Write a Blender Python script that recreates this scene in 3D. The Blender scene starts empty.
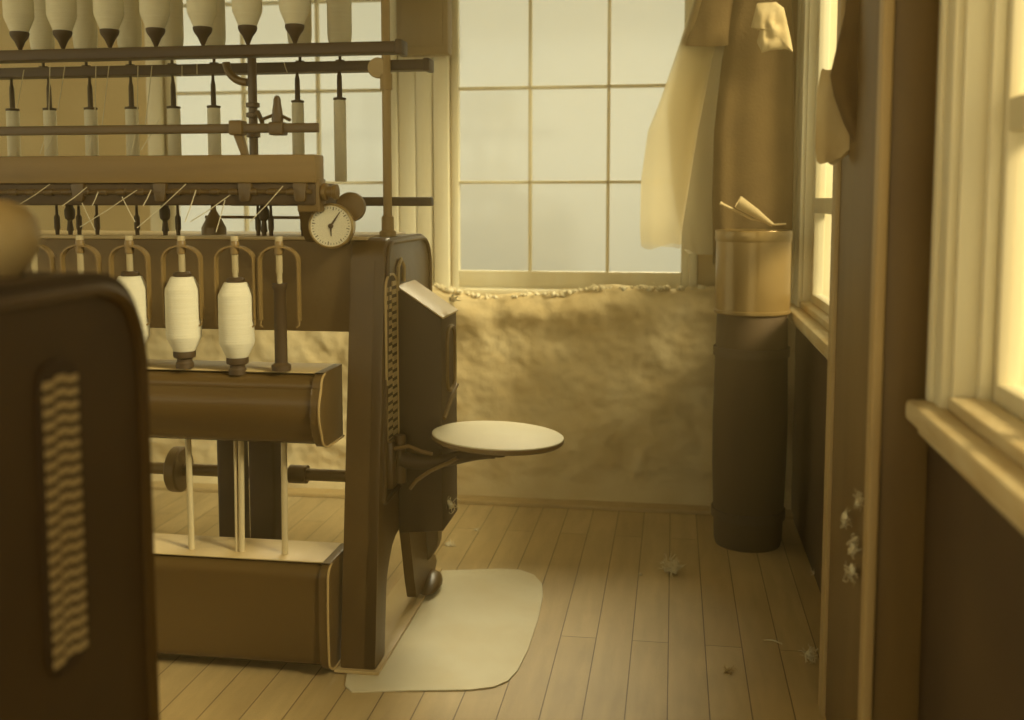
import bpy, bmesh, math, random
from mathutils import Vector, Matrix, noise
random.seed(7)
R = math.radians
sc = bpy.context.scene
COL = sc.collection
F = 1040.0; YAW = R(8.85); PITCH = R(5.22); SHIFT = 65.0; H = 1.15

# ------------------------------------------------------------------ camera
cd = bpy.data.cameras.new('camera'); cam = bpy.data.objects.new('camera', cd); COL.objects.link(cam)
cam.location = (0, 0, H); cam.rotation_euler = (R(90) - PITCH, 0, YAW)
cd.sensor_width = 36; cd.sensor_fit = 'HORIZONTAL'; cd.lens = F / 1024 * 36; cd.shift_y = -SHIFT / 1024
cd.clip_start = 0.02
cd.dof.use_dof = True; cd.dof.focus_distance = 2.75; cd.dof.aperture_fstop = 2.2
sc.camera = cam
RM = cam.rotation_euler.to_matrix()

def ray(px, py):
    return RM @ Vector(((px - 512) / F, -(py + SHIFT - 360) / F, -1))
def at(px, py, Y):
    d = ray(px, py); return Vector((0, 0, H)) + d * (Y / d.y)
def atX(px, py, X):
    d = ray(px, py); return Vector((0, 0, H)) + d * (X / d.x)
def atZ(px, py, Z):
    d = ray(px, py); return Vector((0, 0, H)) + d * ((Z - H) / d.z)
def px2m(Y): return Y / F

# ------------------------------------------------------------------ materials
def lin(c):
    c /= 255.0
    return c / 12.92 if c <= 0.04045 else ((c + 0.055) / 1.055) ** 2.4
TONES = [(0, (0, 0, 0)), (20, (28, 18, 6)), (46, (62, 44, 17)), (82, (102, 79, 36)), (120, (144, 116, 62)),
         (150, (176, 148, 90)), (180, (200, 176, 118)), (203, (214, 203, 158)), (225, (232, 225, 190)), (255, (255, 252, 232))]
SKY = (0.66, 0.60, 0.345)
SKYW = (.80, .70, .41); FILL = 0.8; SUN1 = 4.6; SUN2 = 8.6; HAZE = 0.12
def tone(v, k=1.0):
    for (a, ca), (b, cb) in zip(TONES, TONES[1:]):
        if a <= v <= b:
            t = (v - a) / (b - a)
            c = [ca[i] + (cb[i] - ca[i]) * t for i in range(3)]
            break
    m = SKY[0]
    return tuple(min(0.95, lin(c[i]) * k * (m / SKY[i]) ** 0.3) for i in range(3)) + (1,)

MATS = {}
def mat(name, v, rough=0.6, metal=0.0, k=1.0, v2=None, scale=6.0, stretch=(1, 1, 1), bump=0.0, bscale=None, spec=0.5, detail=5):
    m = bpy.data.materials.new(name); m.use_nodes = True; MATS[name] = m
    nt = m.node_tree; N = nt.nodes; L = nt.links
    b = N['Principled BSDF']; b.inputs['Roughness'].default_value = rough; b.inputs['Metallic'].default_value = metal
    b.inputs['Specular IOR Level'].default_value = spec
    b.inputs['Base Color'].default_value = tone(v, k)
    if v2 is not None or bump:
        tc = N.new('ShaderNodeTexCoord'); mp = N.new('ShaderNodeMapping'); mp.inputs['Scale'].default_value = stretch
        L.new(tc.outputs['Object'], mp.inputs['Vector'])
        nz = N.new('ShaderNodeTexNoise'); nz.inputs['Scale'].default_value = scale; nz.inputs['Detail'].default_value = detail
        L.new(mp.outputs['Vector'], nz.inputs['Vector'])
        if v2 is not None:
            rp = N.new('ShaderNodeValToRGB'); rp.color_ramp.elements[0].position = 0.32; rp.color_ramp.elements[1].position = 0.68
            rp.color_ramp.elements[0].color = tone(v, k); rp.color_ramp.elements[1].color = tone(v2, k)
            L.new(nz.outputs['Fac'], rp.inputs['Fac']); L.new(rp.outputs['Color'], b.inputs['Base Color'])
        if bump:
            n2 = N.new('ShaderNodeTexNoise'); n2.inputs['Scale'].default_value = bscale or scale * 4; n2.inputs['Detail'].default_value = 6
            L.new(mp.outputs['Vector'], n2.inputs['Vector'])
            bp = N.new('ShaderNodeBump'); bp.inputs['Strength'].default_value = bump; bp.inputs['Distance'].default_value = 0.01
            L.new(n2.outputs['Fac'], bp.inputs['Height']); L.new(bp.outputs['Normal'], b.inputs['Normal'])
    return m

IRON = mat('black_japanned_iron', 66, 0.38, 0.0, v2=78, scale=5, bump=0.06, bscale=40)
IRON_MATTE = mat('hazed_black_iron', 88, 0.6, v2=98, scale=8, bump=0.08, bscale=60)  # raised tone stands in for haze over the cover panel
IRON_DARK = mat('soot_dark_iron', 48, 0.6, v2=58, scale=7)
IRON_NEAR = mat('dark_near_iron', 60, 0.6, v2=68, scale=6)  # separate darker tone for the near machine end
STEEL = mat('bright_steel', 175, 0.25, 0.9)
STEEL_DULL = mat('dull_steel', 104, 0.4, 0.15, v2=88, scale=12)
ROD = mat('bright_rod', 190, 0.25, 0.1)
FLYER = mat('grey_flyer_iron', 112, 0.4)
DRUM = mat('polished_dark_drum', 62, 0.27, 0.0, v2=70, scale=4, stretch=(0.3, 1, 1))
RAILWOOD = mat('dark_oiled_wood', 46, 0.5, v2=60, scale=10, stretch=(0.15, 2, 2), bump=0.05)
BEAMWOOD = mat('worn_beam_wood', 118, 0.5, v2=100, scale=10, stretch=(0.1, 2, 2), bump=0.04)
PALEMETAL = mat('pale_metal_and_lit_tops', 176, 0.4, 0.0, v2=160, scale=7)  # pale metal; on decks and lids the paleness stands for light
YARN = mat('white_yarn', 212, 0.85, v2=206, scale=30, stretch=(0.3, 0.3, 8), bump=0.15, bscale=60)
THREAD = mat('pale_thread', 200, 0.8)
LINT = mat('cotton_lint', 205, 0.95, v2=185, scale=40)
PAINTWOOD = mat('cream_painted_wood', 208, 0.5, v2=198, scale=9, stretch=(2, 2, 0.2), bump=0.04)
SILLWOOD = mat('worn_cream_sill', 192, 0.6, v2=160, scale=14, stretch=(2, 0.4, 2), bump=0.12)
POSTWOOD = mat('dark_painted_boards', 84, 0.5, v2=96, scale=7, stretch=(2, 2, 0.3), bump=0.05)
BEAD = mat('worn_tan_edge_and_highlight', 150, 0.5, v2=138, scale=9, stretch=(2, 2, 0.4))
WALLDARK = mat('shaded_wall_tone', 56, 0.7, v2=66, scale=4)  # dark tone stands in for shade on the unlit window wall
WALLTAN = mat('tan_lime_wash', 172, 0.9, v2=158, scale=3, bump=0.1, bscale=12)
PLASTER = mat('lumpy_whitewash', 186, 0.95, v2=166, scale=5, bump=0.5, bscale=22)
SEATTOP = mat('polished_pale_seat', 206, 0.55, v2=198, scale=6)
SEATRIM = mat('seat_rim_wood', 92, 0.45)
MATSHEET = mat('pale_floor_sheet', 208, 0.6, v2=196, scale=6, bump=0.05)
TIN = mat('galvanised_tin', 124, 0.28, 0.35, v2=112, scale=5)
BARREL = mat('dark_barrel_wood', 52, 0.8, v2=60, scale=6, stretch=(3, 3, 0.3))  # kept dark so the barrel blends with the corner's shade
DIALFACE = mat('dial_paper', 208, 0.5)
DIALRIM = mat('nickel_rim', 160, 0.3, 0.6)
INK = mat('dial_ink', 50, 0.6)
CLOTH_DARK = mat('dark_wool', 74, 0.95, v2=86, scale=12, bump=0.15, bscale=120)
CLOTH_PALE = mat('pale_cotton_rag', 182, 0.9, v2=160, scale=10, bump=0.1)
PAPER = mat('pale_paper', 172, 0.7)

def cloth_sheer(name, v, vdark, trans):
    m = mat(name, v, 0.95, v2=vdark, scale=5)
    nt = m.node_tree; N = nt.nodes; L = nt.links
    b = N['Principled BSDF']; out = N['Material Output']
    t = N.new('ShaderNodeBsdfTranslucent'); t.inputs['Color'].default_value = tone(225, 1.15)
    tr = N.new('ShaderNodeBsdfTransparent'); tr.inputs['Color'].default_value = (1, .97, .88, 1)
    mx = N.new('ShaderNodeMixShader'); mx.inputs['Fac'].default_value = 0.45
    L.new(t.outputs[0], mx.inputs[1]); L.new(tr.outputs[0], mx.inputs[2])
    mx2 = N.new('ShaderNodeMixShader'); mx2.inputs['Fac'].default_value = trans
    L.new(b.outputs[0], mx2.inputs[1]); L.new(mx.outputs[0], mx2.inputs[2]); L.new(mx2.outputs[0], out.inputs['Surface'])
    return m
CLOTH_SHEER = cloth_sheer('thin_work_coat_cotton', 150, 140, 0.8)

def glass_mat():
    m = bpy.data.materials.new('dusty_window_glass'); m.use_nodes = True
    nt = m.node_tree; N = nt.nodes; L = nt.links; N.remove(N['Principled BSDF'])
    tr = N.new('ShaderNodeBsdfTransparent'); tr.inputs['Color'].default_value = (0.97, 0.97, 0.95, 1)
    gl = N.new('ShaderNodeBsdfGlossy'); gl.inputs['Roughness'].default_value = 0.1
    df = N.new('ShaderNodeBsdfTranslucent'); df.inputs['Color'].default_value = (0.9, 0.84, 0.6, 1)
    m1 = N.new('ShaderNodeMixShader'); m1.inputs['Fac'].default_value = 0.06
    L.new(tr.outputs[0], m1.inputs[1]); L.new(gl.outputs[0], m1.inputs[2])
    nz = N.new('ShaderNodeTexNoise'); nz.inputs['Scale'].default_value = 3; nz.inputs['Detail'].default_value = 6
    tc = N.new('ShaderNodeTexCoord'); L.new(tc.outputs['Object'], nz.inputs['Vector'])
    mp = N.new('ShaderNodeMapRange'); mp.inputs['From Min'].default_value = 0.4; mp.inputs['From Max'].default_value = 0.8
    mp.inputs['To Min'].default_value = 0.0; mp.inputs['To Max'].default_value = 0.03
    L.new(nz.outputs['Fac'], mp.inputs['Value'])
    m2 = N.new('ShaderNodeMixShader'); L.new(mp.outputs['Result'], m2.inputs['Fac'])
    L.new(m1.outputs[0], m2.inputs[1]); L.new(df.outputs[0], m2.inputs[2]); L.new(m2.outputs[0], N['Material Output'].inputs['Surface'])
    return m
GLASS = glass_mat()

def floor_mat():
    m = bpy.data.materials.new('worn_floor_boards'); m.use_nodes = True
    nt = m.node_tree; N = nt.nodes; L = nt.links; b = N['Principled BSDF']
    tc = N.new('ShaderNodeTexCoord'); mp = N.new('ShaderNodeMapping'); mp.inputs['Rotation'].default_value = (0, 0, R(90))
    mp.inputs['Location'].default_value = (0.35, 0.0, 0)
    L.new(tc.outputs['Object'], mp.inputs['Vector'])
    br = N.new('ShaderNodeTexBrick'); br.inputs['Scale'].default_value = 1; br.inputs['Brick Width'].default_value = 2.3
    br.inputs['Row Height'].default_value = 0.094; br.inputs['Mortar Size'].default_value = 0.0013; br.inputs['Mortar Smooth'].default_value = 0.3
    br.inputs['Color1'].default_value = tone(166); br.inputs['Color2'].default_value = tone(152); br.inputs['Mortar'].default_value = tone(52)
    br.offset = 0.37; br.offset_frequency = 2
    L.new(mp.outputs['Vector'], br.inputs['Vector'])
    nz = N.new('ShaderNodeTexNoise'); nz.inputs['Scale'].default_value = 5; nz.inputs['Detail'].default_value = 8
    mg = N.new('ShaderNodeMapping'); mg.inputs['Scale'].default_value = (6, 0.8, 1); L.new(tc.outputs['Object'], mg.inputs['Vector']); L.new(mg.outputs['Vector'], nz.inputs['Vector'])
    n3 = N.new('ShaderNodeTexNoise'); n3.inputs['Scale'].default_value = 2.5; n3.inputs['Detail'].default_value = 6; L.new(tc.outputs['Object'], n3.inputs['Vector'])
    ad = N.new('ShaderNodeMath'); ad.operation = 'ADD'; L.new(nz.outputs['Fac'], ad.inputs[0]); L.new(n3.outputs['Fac'], ad.inputs[1])
    mr = N.new('ShaderNodeMapRange'); mr.inputs['From Min'].default_value = 0.7; mr.inputs['From Max'].default_value = 1.3; mr.inputs['To Min'].default_value = 0.78; mr.inputs['To Max'].default_value = 1.12
    L.new(ad.outputs[0], mr.inputs['Value'])
    mx = N.new('ShaderNodeMix'); mx.data_type = 'RGBA'; mx.blend_type = 'MULTIPLY'; mx.inputs['Factor'].default_value = 1
    L.new(br.outputs['Color'], mx.inputs[6]); L.new(mr.outputs['Result'], mx.inputs[7]); L.new(mx.outputs[2], b.inputs['Base Color'])
    bp = N.new('ShaderNodeBump'); bp.inputs['Strength'].default_value = 0.5; bp.inputs['Distance'].default_value = 0.004; bp.invert = True
    L.new(br.outputs['Fac'], bp.inputs['Height']); L.new(bp.outputs['Normal'], b.inputs['Normal'])
    b.inputs['Roughness'].default_value = 0.55
    return m
FLOOR = floor_mat()

# ------------------------------------------------------------------ mesh helpers
ORG = {}
def obj(name, bm, m, parent=None, sharp=35, smooth=True, origin=None):
    bmesh.ops.recalc_face_normals(bm, faces=bm.faces)
    me = bpy.data.meshes.new(name)
    if parent is not None:
        org = ORG.get(parent.name, Vector((0, 0, 0)))
    elif origin is not None:
        org = Vector(origin)
    else:
        xs = [v.co.x for v in bm.verts]; ys = [v.co.y for v in bm.verts]; zs = [v.co.z for v in bm.verts]
        org = Vector(((min(xs) + max(xs)) / 2, (min(ys) + max(ys)) / 2, min(zs)))
    bmesh.ops.translate(bm, verts=bm.verts, vec=-org)
    bm.to_mesh(me); bm.free()
    for mm in (m if isinstance(m, (list, tuple)) else [m]): me.materials.append(mm)
    if smooth:
        me.shade_smooth(); me.set_sharp_from_angle(angle=R(sharp))
    o = bpy.data.objects.new(name, me); COL.objects.link(o)
    if parent is not None: o.parent = parent
    else: o.location = org
    ORG[o.name] = org
    return o
def tag(o, label, cat, group=None, kind=None):
    o['label'] = label; o['category'] = cat
    if group: o['group'] = group
    if kind: o['kind'] = kind
    return o
def struct(name, bm, m, **k):
    o = obj(name, bm, m, **k); o['kind'] = 'structure'; return o
def thing(name, label, cat, loc=(0, 0, 0), group=None):
    o = bpy.data.objects.new(name, None); COL.objects.link(o); o.location = loc; o.empty_display_size = 0.05
    ORG[o.name] = Vector(loc)
    return tag(o, label, cat, group)
def dup(root, loc, label=None, rotz=0.0, scale=None):
    r = root.copy(); COL.objects.link(r); r.location = loc; r.rotation_euler = (0, 0, rotz)
    if scale: r.scale = scale
    if label: r['label'] = label
    for ch in list(root.children):
        c = ch.copy(); COL.objects.link(c); c.parent = r
        for g in list(ch.children):
            d = g.copy(); COL.objects.link(d); d.parent = c
    return r
def BM(): return bmesh.new()
def add_bm(bm, src):
    me = bpy.data.meshes.new('tmp'); src.to_mesh(me); src.free(); bm.from_mesh(me); bpy.data.meshes.remove(me)
def box(bm, x0, x1, y0, y1, z0, z1, bev=0.0, mi=0):
    b = BM(); r = bmesh.ops.create_cube(b, size=1)
    for v in b.verts:
        v.co = Vector((x0 + (v.co.x + .5) * (x1 - x0), y0 + (v.co.y + .5) * (y1 - y0), z0 + (v.co.z + .5) * (z1 - z0)))
    if bev: bmesh.ops.bevel(b, geom=list(b.edges), offset=bev, segments=2, profile=0.5, affect='EDGES')
    for f in b.faces: f.material_index = mi
    add_bm(bm, b); return bm
def prism(bm, pts, axis, a0, a1, bev=0.0, mi=0):
    """pts 2D loop; axis 'x': pts=(y,z); 'y': pts=(x,z); 'z': pts=(x,y)"""
    def co(p, a):
        return {'x': (a, p[0], p[1]), 'y': (p[0], a, p[1]), 'z': (p[0], p[1], a)}[axis]
    b = BM()
    A = [b.verts.new(co(p, a0)) for p in pts]; Bv = [b.verts.new(co(p, a1)) for p in pts]
    n = len(pts)
    for i in range(n): b.faces.new((A[i], A[(i + 1) % n], Bv[(i + 1) % n], Bv[i]))
    fa = b.faces.new(A); fb = b.faces.new(Bv[::-1])
    if bev:
        bmesh.ops.bevel(b, geom=list(set(list(fa.edges) + list(fb.edges))), offset=bev, segments=2, profile=0.5, affect='EDGES')
    for f in b.faces: f.material_index = mi
    add_bm(bm, b); return bm
def round_poly(pts, rads, seg=6):
    """round corners of a 2D polygon"""
    out = []; n = len(pts)
    for i in range(n):
        p = Vector(pts[i]); a = Vector(pts[i - 1]); c = Vector(pts[(i + 1) % n]); r = rads[i] if isinstance(rads, (list, tuple)) else rads
        if r <= 0: out.append(tuple(p)); continue
        d1 = (a - p).normalized(); d2 = (c - p).normalized()
        r = min(r, (a - p).length * .49, (c - p).length * .49)
        p1 = p + d1 * r; p2 = p + d2 * r
        for k in range(seg + 1):
            t = k / seg
            q = p1 * (1 - t) ** 2 + p * 2 * t * (1 - t) + p2 * t ** 2
            out.append((q.x, q.y))
    return out
def lathe(bm, prof, seg=24, c=(0, 0, 0), axis='z', mi=0):
    """prof list of (r, h)"""
    b = BM(); rings = []
    for r, h in prof:
        if r <= 1e-6: rings.append([b.verts.new((0, 0, h))])
        else: rings.append([b.verts.new((r * math.cos(2 * math.pi * k / seg), r * math.sin(2 * math.pi * k / seg), h)) for k in range(seg)])
    for A, Bq in zip(rings, rings[1:]):
        if len(A) == 1 and len(Bq) == 1: continue
        for k in range(seg):
            k2 = (k + 1) % seg
            if len(A) == 1: b.faces.new((A[0], Bq[k2], Bq[k]))
            elif len(Bq) == 1: b.faces.new((A[k], A[k2], Bq[0]))
            else: b.faces.new((A[k], A[k2], Bq[k2], Bq[k]))
    for Rg in (rings[0], rings[-1]):
        if len(Rg) > 1: b.faces.new(Rg)
    M = Matrix.Identity(3)
    if axis == 'x': M = Matrix.Rotation(R(90), 3, 'Y')
    if axis == 'y': M = Matrix.Rotation(R(-90), 3, 'X')
    for v in b.verts: v.co = M @ v.co + Vector(c)
    for f in b.faces: f.material_index = mi
    add_bm(bm, b); return bm
def tube(bm, pts, r, seg=8, mi=0, caps=True):
    pts = [Vector(p) for p in pts]; n = len(pts)
    b = BM(); rings = []
    prev = None
    for i, p in enumerate(pts):
        t = (pts[min(i + 1, n - 1)] - pts[max(i - 1, 0)]).normalized()
        if prev is None:
            up = Vector((0, 0, 1)) if abs(t.z) < 0.9 else Vector((0, 1, 0))
            u = t.cross(up).normalized()
        else:
            u = (prev - t * prev.dot(t)).normalized()
        prev = u; w = t.cross(u)
        rr = r[i] if isinstance(r, (list, tuple)) else r
        rings.append([b.verts.new(p + u * (rr * math.cos(2 * math.pi * k / seg)) + w * (rr * math.sin(2 * math.pi * k / seg))) for k in range(seg)])
    for A, Bq in zip(rings, rings[1:]):
        for k in range(seg):
            k2 = (k + 1) % seg; b.faces.new((A[k], A[k2], Bq[k2], Bq[k]))
    if caps: b.faces.new(rings[0][::-1]); b.faces.new(rings[-1])
    for f in b.faces: f.material_index = mi
    add_bm(bm, b); return bm

def lint_bm(c, size, n=26, seed=1, flat=1.0, tall=1.0, th=0.0009, blobs=4):
    rnd = random.Random(seed); bm = BM(); c = Vector(c)
    for b_ in range(blobs):
        ic = BM(); bmesh.ops.create_icosphere(ic, subdivisions=2, radius=size * rnd.uniform(.25, .5))
        off = Vector((rnd.uniform(-.5, .5), rnd.uniform(-.5, .5) * flat, rnd.uniform(-.35, .35) * tall)) * size
        for v in ic.verts:
            v.co = v.co * (1 + 0.55 * noise.noise(v.co * (3.0 / size) + Vector((seed, b_, 0)))) + off + c
        add_bm(bm, ic)
    for i in range(n):
        d = Vector((rnd.gauss(0, 1), rnd.gauss(0, 1) * flat, rnd.gauss(0, .8) * tall)).normalized()
        p = c + Vector((rnd.uniform(-.4, .4), rnd.uniform(-.4, .4) * flat, rnd.uniform(-.3, .3) * tall)) * size
        pts = [p]
        for k in range(6):
            d = (d + Vector((rnd.gauss(0, .5), rnd.gauss(0, .5) * flat, rnd.gauss(0, .4)))).normalized()
            pts.append(pts[-1] + d * size * .22)
        tube(bm, pts, th, 4)
    return bm

# ------------------------------------------------------------------ the room
WX = 0.44           # inner face of the right wall
YB = 3.95           # plane of the back wall
WTOP_ = 2.35
bm = BM(); box(bm, -4.2, WX + 0.15, -1.6, YB + 0.15, -0.05, 0.0); struct('floor', bm, FLOOR, origin=(0, 0, 0))
bm = BM(); box(bm, -4.2, WX + 0.15, -1.6, YB + 0.15, WTOP_ + .25, WTOP_ + .30); struct('ceiling', bm, WALLTAN, smooth=False)

def X_at(px, Y, py=200): return at(px, py, Y).x
def Z_at(py, Y, px=600): return at(px, py, Y).z

# back windows: opening limits from the photograph
WTOP = 2.35
w1 = (X_at(450, YB), X_at(690, YB)); w2 = (X_at(166, YB), X_at(392, YB))
zsill = Z_at(284, YB)
bm = BM()
box(bm, -4.2, w2[0], YB, YB + 0.12, 0, WTOP + .25)
box(bm, w2[1], w1[0], YB, YB + 0.12, 0, WTOP + .25)
box(bm, w1[1], WX + .12, YB, YB + 0.12, 0, WTOP + .25)
for a, b_ in (w1, w2):
    box(bm, a, b_, YB, YB + .12, 0, zsill - .03); box(bm, a, b_, YB, YB + .12, WTOP, WTOP + .25)
struct('wall_back', bm, WALLTAN, smooth=False)

def back_window(n, x0, x1, muntin_px, z_rows):
    bm = BM(); fw = 0.03
    y0, y1 = YB + 0.02, YB + 0.055
    box(bm, x0, x0 + fw, y0, y1, zsill - .03, WTOP, .003); box(bm, x1 - fw, x1, y0, y1, zsill - .03, WTOP, .003)
    box(bm, x0 + fw, x1 - fw, y0, y1, zsill - .03, z_rows[0], .003)
    for mx in muntin_px:
        X = X_at(mx, YB + .03, 180); box(bm, X - .006, X + .006, y0 + .004, y1 - .004, z_rows[0], WTOP, .002)
    for z in z_rows[1:]:
        box(bm, x0 + fw, x1 - fw, y0 + .004, y1 - .004, z - .006, z + .006, .002)
    w = struct('window_%d' % n, bm, PAINTWOOD)
    b = BM(); box(b, x0 + fw * .6, x1 - fw * .6, y0 + .016, y0 + .020, zsill - .01, WTOP - .01); obj('glass_pane', b, GLASS, w, smooth=False)
rows = [Z_at(y, YB, 570) for y in (272, 182, 86, -8)]
back_window(1, w1[0], w1[1], (530, 608), rows)
back_window(2, w2[0], w2[1], (245, 319), rows)
# casings and stools of the back windows
for i, (a, b_) in enumerate((w1, w2)):
    bm = BM(); cw = 0.06
    box(bm, a - cw, a, YB - .022, YB + .02, zsill - .02, WTOP, .004)
    box(bm, b_, b_ + cw * .5, YB - .022, YB + .02, zsill - .02, WTOP, .004)
    box(bm, a - cw - .02, b_ + cw * .5 + .02, YB - .06, YB + .02, zsill - .045, zsill - .02, .006)
    box(bm, a - cw, b_ + cw * .5, YB - .03, YB + .02, zsill - .10, zsill - .045, .004)
    struct('trim_%d' % (i + 1), bm, PAINTWOOD)

bm = BM(); xa, xb = w2[1] + .032, w1[0] - .062; nb = 2
for k in range(nb): box(bm, xa + (xb - xa) * k / nb + .0015, xa + (xb - xa) * (k + 1) / nb - .0015, YB - .016, YB + .01, zsill - .10, WTOP, .003)
struct('trim_8', bm, PAINTWOOD)  # boards coloured paler than the wall to stand in for window flare
# lumpy whitewashed masonry dado under the back windows, a shelf of lint along its top
def dado():
    bm = BM(); nx, nz = 330, 110
    x0, x1 = -3.4, WX
    grid = []
    for i in range(nx + 1):
        X = x0 + (x1 - x0) * i / nx; col = []
        px = 674 + X * F / 3.83
        dz = 0.045 * math.exp(-((px - 495) / 45.0) ** 2) + 0.02 * math.exp(-((px - 560) / 25.0) ** 2) + 0.008 * math.sin(px / 17.0)
        ztop = Z_at(291, 3.83) - dz + 0.008 * noise.noise(Vector((X * 9, 0, 3)))
        for j in range(nz + 1):
            t = j / nz; z = ztop * t
            p = Vector((X * 2.2, z * 2.2, 0))
            amp = min(1, t * 6)
            d = 0.030 * noise.noise(p) + 0.022 * noise.noise(p * 2.7 + Vector((5, 1, 0))) + 0.010 * noise.noise(p * 6.5) + 0.005 * noise.noise(p * 15)
            d += 0.035 * math.exp(-((t - .93) / .08) ** 2)          # swelling under the top
            d -= 0.05 * math.exp(-((t - .07) / .08) ** 2) * (0.5 + noise.noise(Vector((X * 3, 7, 0))))
            col.append(bm.verts.new((X, 3.845 - d * amp, z)))
        # rounded shoulder and ledge going back to the wall
        for k, (yy, zz) in enumerate(((0.02, 0.012), (0.045, 0.014), (0.07, 0.012))):
            n_ = noise.noise(Vector((X * 14, k * 3.1, 1)))
            col.append(bm.verts.new((X, 3.845 + yy - .02, ztop + zz + .006 * n_)))
        grid.append(col)
    m = len(grid[0])
    for i in range(nx):
        for j in range(m - 1):
            bm.faces.new((grid[i][j], grid[i + 1][j], grid[i + 1][j + 1], grid[i][j + 1]))
    back = [[bm.verts.new((c[0].co.x, YB - .002, 0)), bm.verts.new((c[0].co.x, YB - .002, c[-1].co.z))] for c in (grid[0], grid[-1])]
    bm.faces.new([v for v in grid[0]] + [back[0][1], back[0][0]])
    bm.faces.new([v for v in grid[-1]] + [back[1][1], back[1][0]])
    return bm
struct('wall_dado', dado(), PLASTER, sharp=80)
bm = BM(); prism(bm, round_poly([(3.785, 0), (3.93, 0), (3.93, .02), (3.785, .016)], .004, 2), 'x', -3.4, WX); struct('baseboard_back', bm, BEAD)

# right wall with two windows
wa = (2.45, 3.66); wb = (1.06, 1.715); zsa = 0.785; zsb = 0.82      # openings along y
bm = BM(); TH = 0.13
for y0, y1 in ((-0.3, wb[0]), (wb[1], wa[0]), (wa[1], YB + .12)): box(bm, WX, WX + TH, y0, y1, 0, WTOP + .25)
for (y0, y1), zs in ((wa, zsa), (wb, zsb)): box(bm, WX, WX + TH, y0, y1, 0, zs - .02); box(bm, WX, WX + TH, y0, y1, WTOP, WTOP + .25)
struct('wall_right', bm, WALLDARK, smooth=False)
def side_window(n, y0, y1, zs, rail_z):
    fr = BM(); xi = WX + (.022 if n == 3 else .05); xo = xi + .035
    st = 0.06 if n == 3 else 0.05
    for a, b_ in ((y0, y0 + st), (y1 - st, y1)): box(fr, xi, xo, a, b_, zs - .02, WTOP, .004)
    box(fr, xi, xo, y0 + st, y1 - st, zs - .02, zs + .05, .004)
    box(fr, xi, xo + .03, y0 + st, y1 - st, rail_z - .025, rail_z + .025, .004)
    ym = (y0 + y1) / 2
    box(fr, xi + .006, xo - .006, ym - .012, ym + .012, zs + .05, WTOP, .002)
    w = struct('window_%d' % n, fr, PAINTWOOD)
    b = BM(); box(b, xi + .014, xi + .018, y0 + st * .6, y1 - st * .6, zs, WTOP - .01); obj('glass_pane', b, GLASS, w, smooth=False)
side_window(3, wa[0], wa[1], zsa, Z_at(206, 3.2)); side_window(4, wb[0], wb[1], zsb, atX(985, 122, WX + .06).z)
def side_trim(n, y0, y1, zs):
    bm = BM()
    for a, b_ in ((y1, y1 + (.15 if n == 3 else .075)), (y0 - .075, y0)):
        box(bm, WX - .018, WX + .01, a, b_, zs - .02, WTOP, .004)
    box(bm, WX - .026, WX - .012, y1 + (.11 if n == 3 else .045), y1 + (.145 if n == 3 else .07), zs, WTOP, .005)
    # jamb linings
    box(bm, WX - .004, WX + .12, y1 - .014, y1, zs - .02, WTOP, .002); box(bm, WX - .004, WX + .12, y0, y0 + .014, zs - .02, WTOP, .002)
    if n != 3: box(bm, WX + .03, WX + .05, y1 - .034, y1 - .012, zs, WTOP, .004)
    struct('trim_%d' % n, bm, PAINTWOOD)
    s = BM(); box(s, WX - .055, WX + .048, y0 - .08, y1 + (.15 if n == 3 else .08), zs - .035, zs, .008)
    box(s, WX - .012, WX + .048, y0 + .015, y1 - .015, zs, zs + .022, .005)
    box(s, WX - .035, WX + .0, y0 - .075, y1 + (.14 if n == 3 else .075), zs - .058, zs - .035, .004)
    o = struct('trim_%d' % (n + 1), s, SILLWOOD)
side_trim(3, *wa, zsa); side_trim(5, *wb, zsb)

# boxed timber pier between the side windows, with worn edge beads
PX0 = 0.345; PY0, PY1 = 1.855, 2.36
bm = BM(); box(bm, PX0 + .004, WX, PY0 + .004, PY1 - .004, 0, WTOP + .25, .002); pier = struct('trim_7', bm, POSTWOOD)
for ya, yb_, xw in ((PY0 - .012, PY0 + .03, .014), (PY1 - .05, PY1 + .008, .02)):
    b = BM(); prism(b, round_poly([(PX0 - .005, ya), (PX0 + xw, ya), (PX0 + xw, yb_), (PX0 - .005, yb_)], .006, 4), 'z', 0, WTOP + .25)
    obj('edge_bead', b, BEAD, pier)

# ------------------------------------------------------------------ pale floor sheet under the machine
poly = [(438, 571), (500, 569), (520, 570), (534, 575), (542, 584), (543, 596), (538, 620), (528, 650), (518, 670), (508, 681), (494, 687), (470, 690), (400, 691), (352, 692), (345, 686), (348, 668)]
pts = [tuple(atZ(x, y, 0.002).xy) for x, y in poly]
bm = BM(); prism(bm, pts, 'z', 0.0005, 0.0035)
tag(obj('floor_sheet', bm, MATSHEET, smooth=False), 'large pale smooth sheet with rounded corner lying on the floorboards beside machine', 'floor sheet')

# ------------------------------------------------------------------ the spinning frame
EX = -0.703; FY = 2.485; FB = 2.352; BY = 2.96; TZ = 1.056; LX = -2.35
M_ = thing('spinning_frame', 'long dark cast-iron yarn spinning frame with gauge and bobbins in mid-room', 'machine', (-1.5, 2.8, 0))
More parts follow.
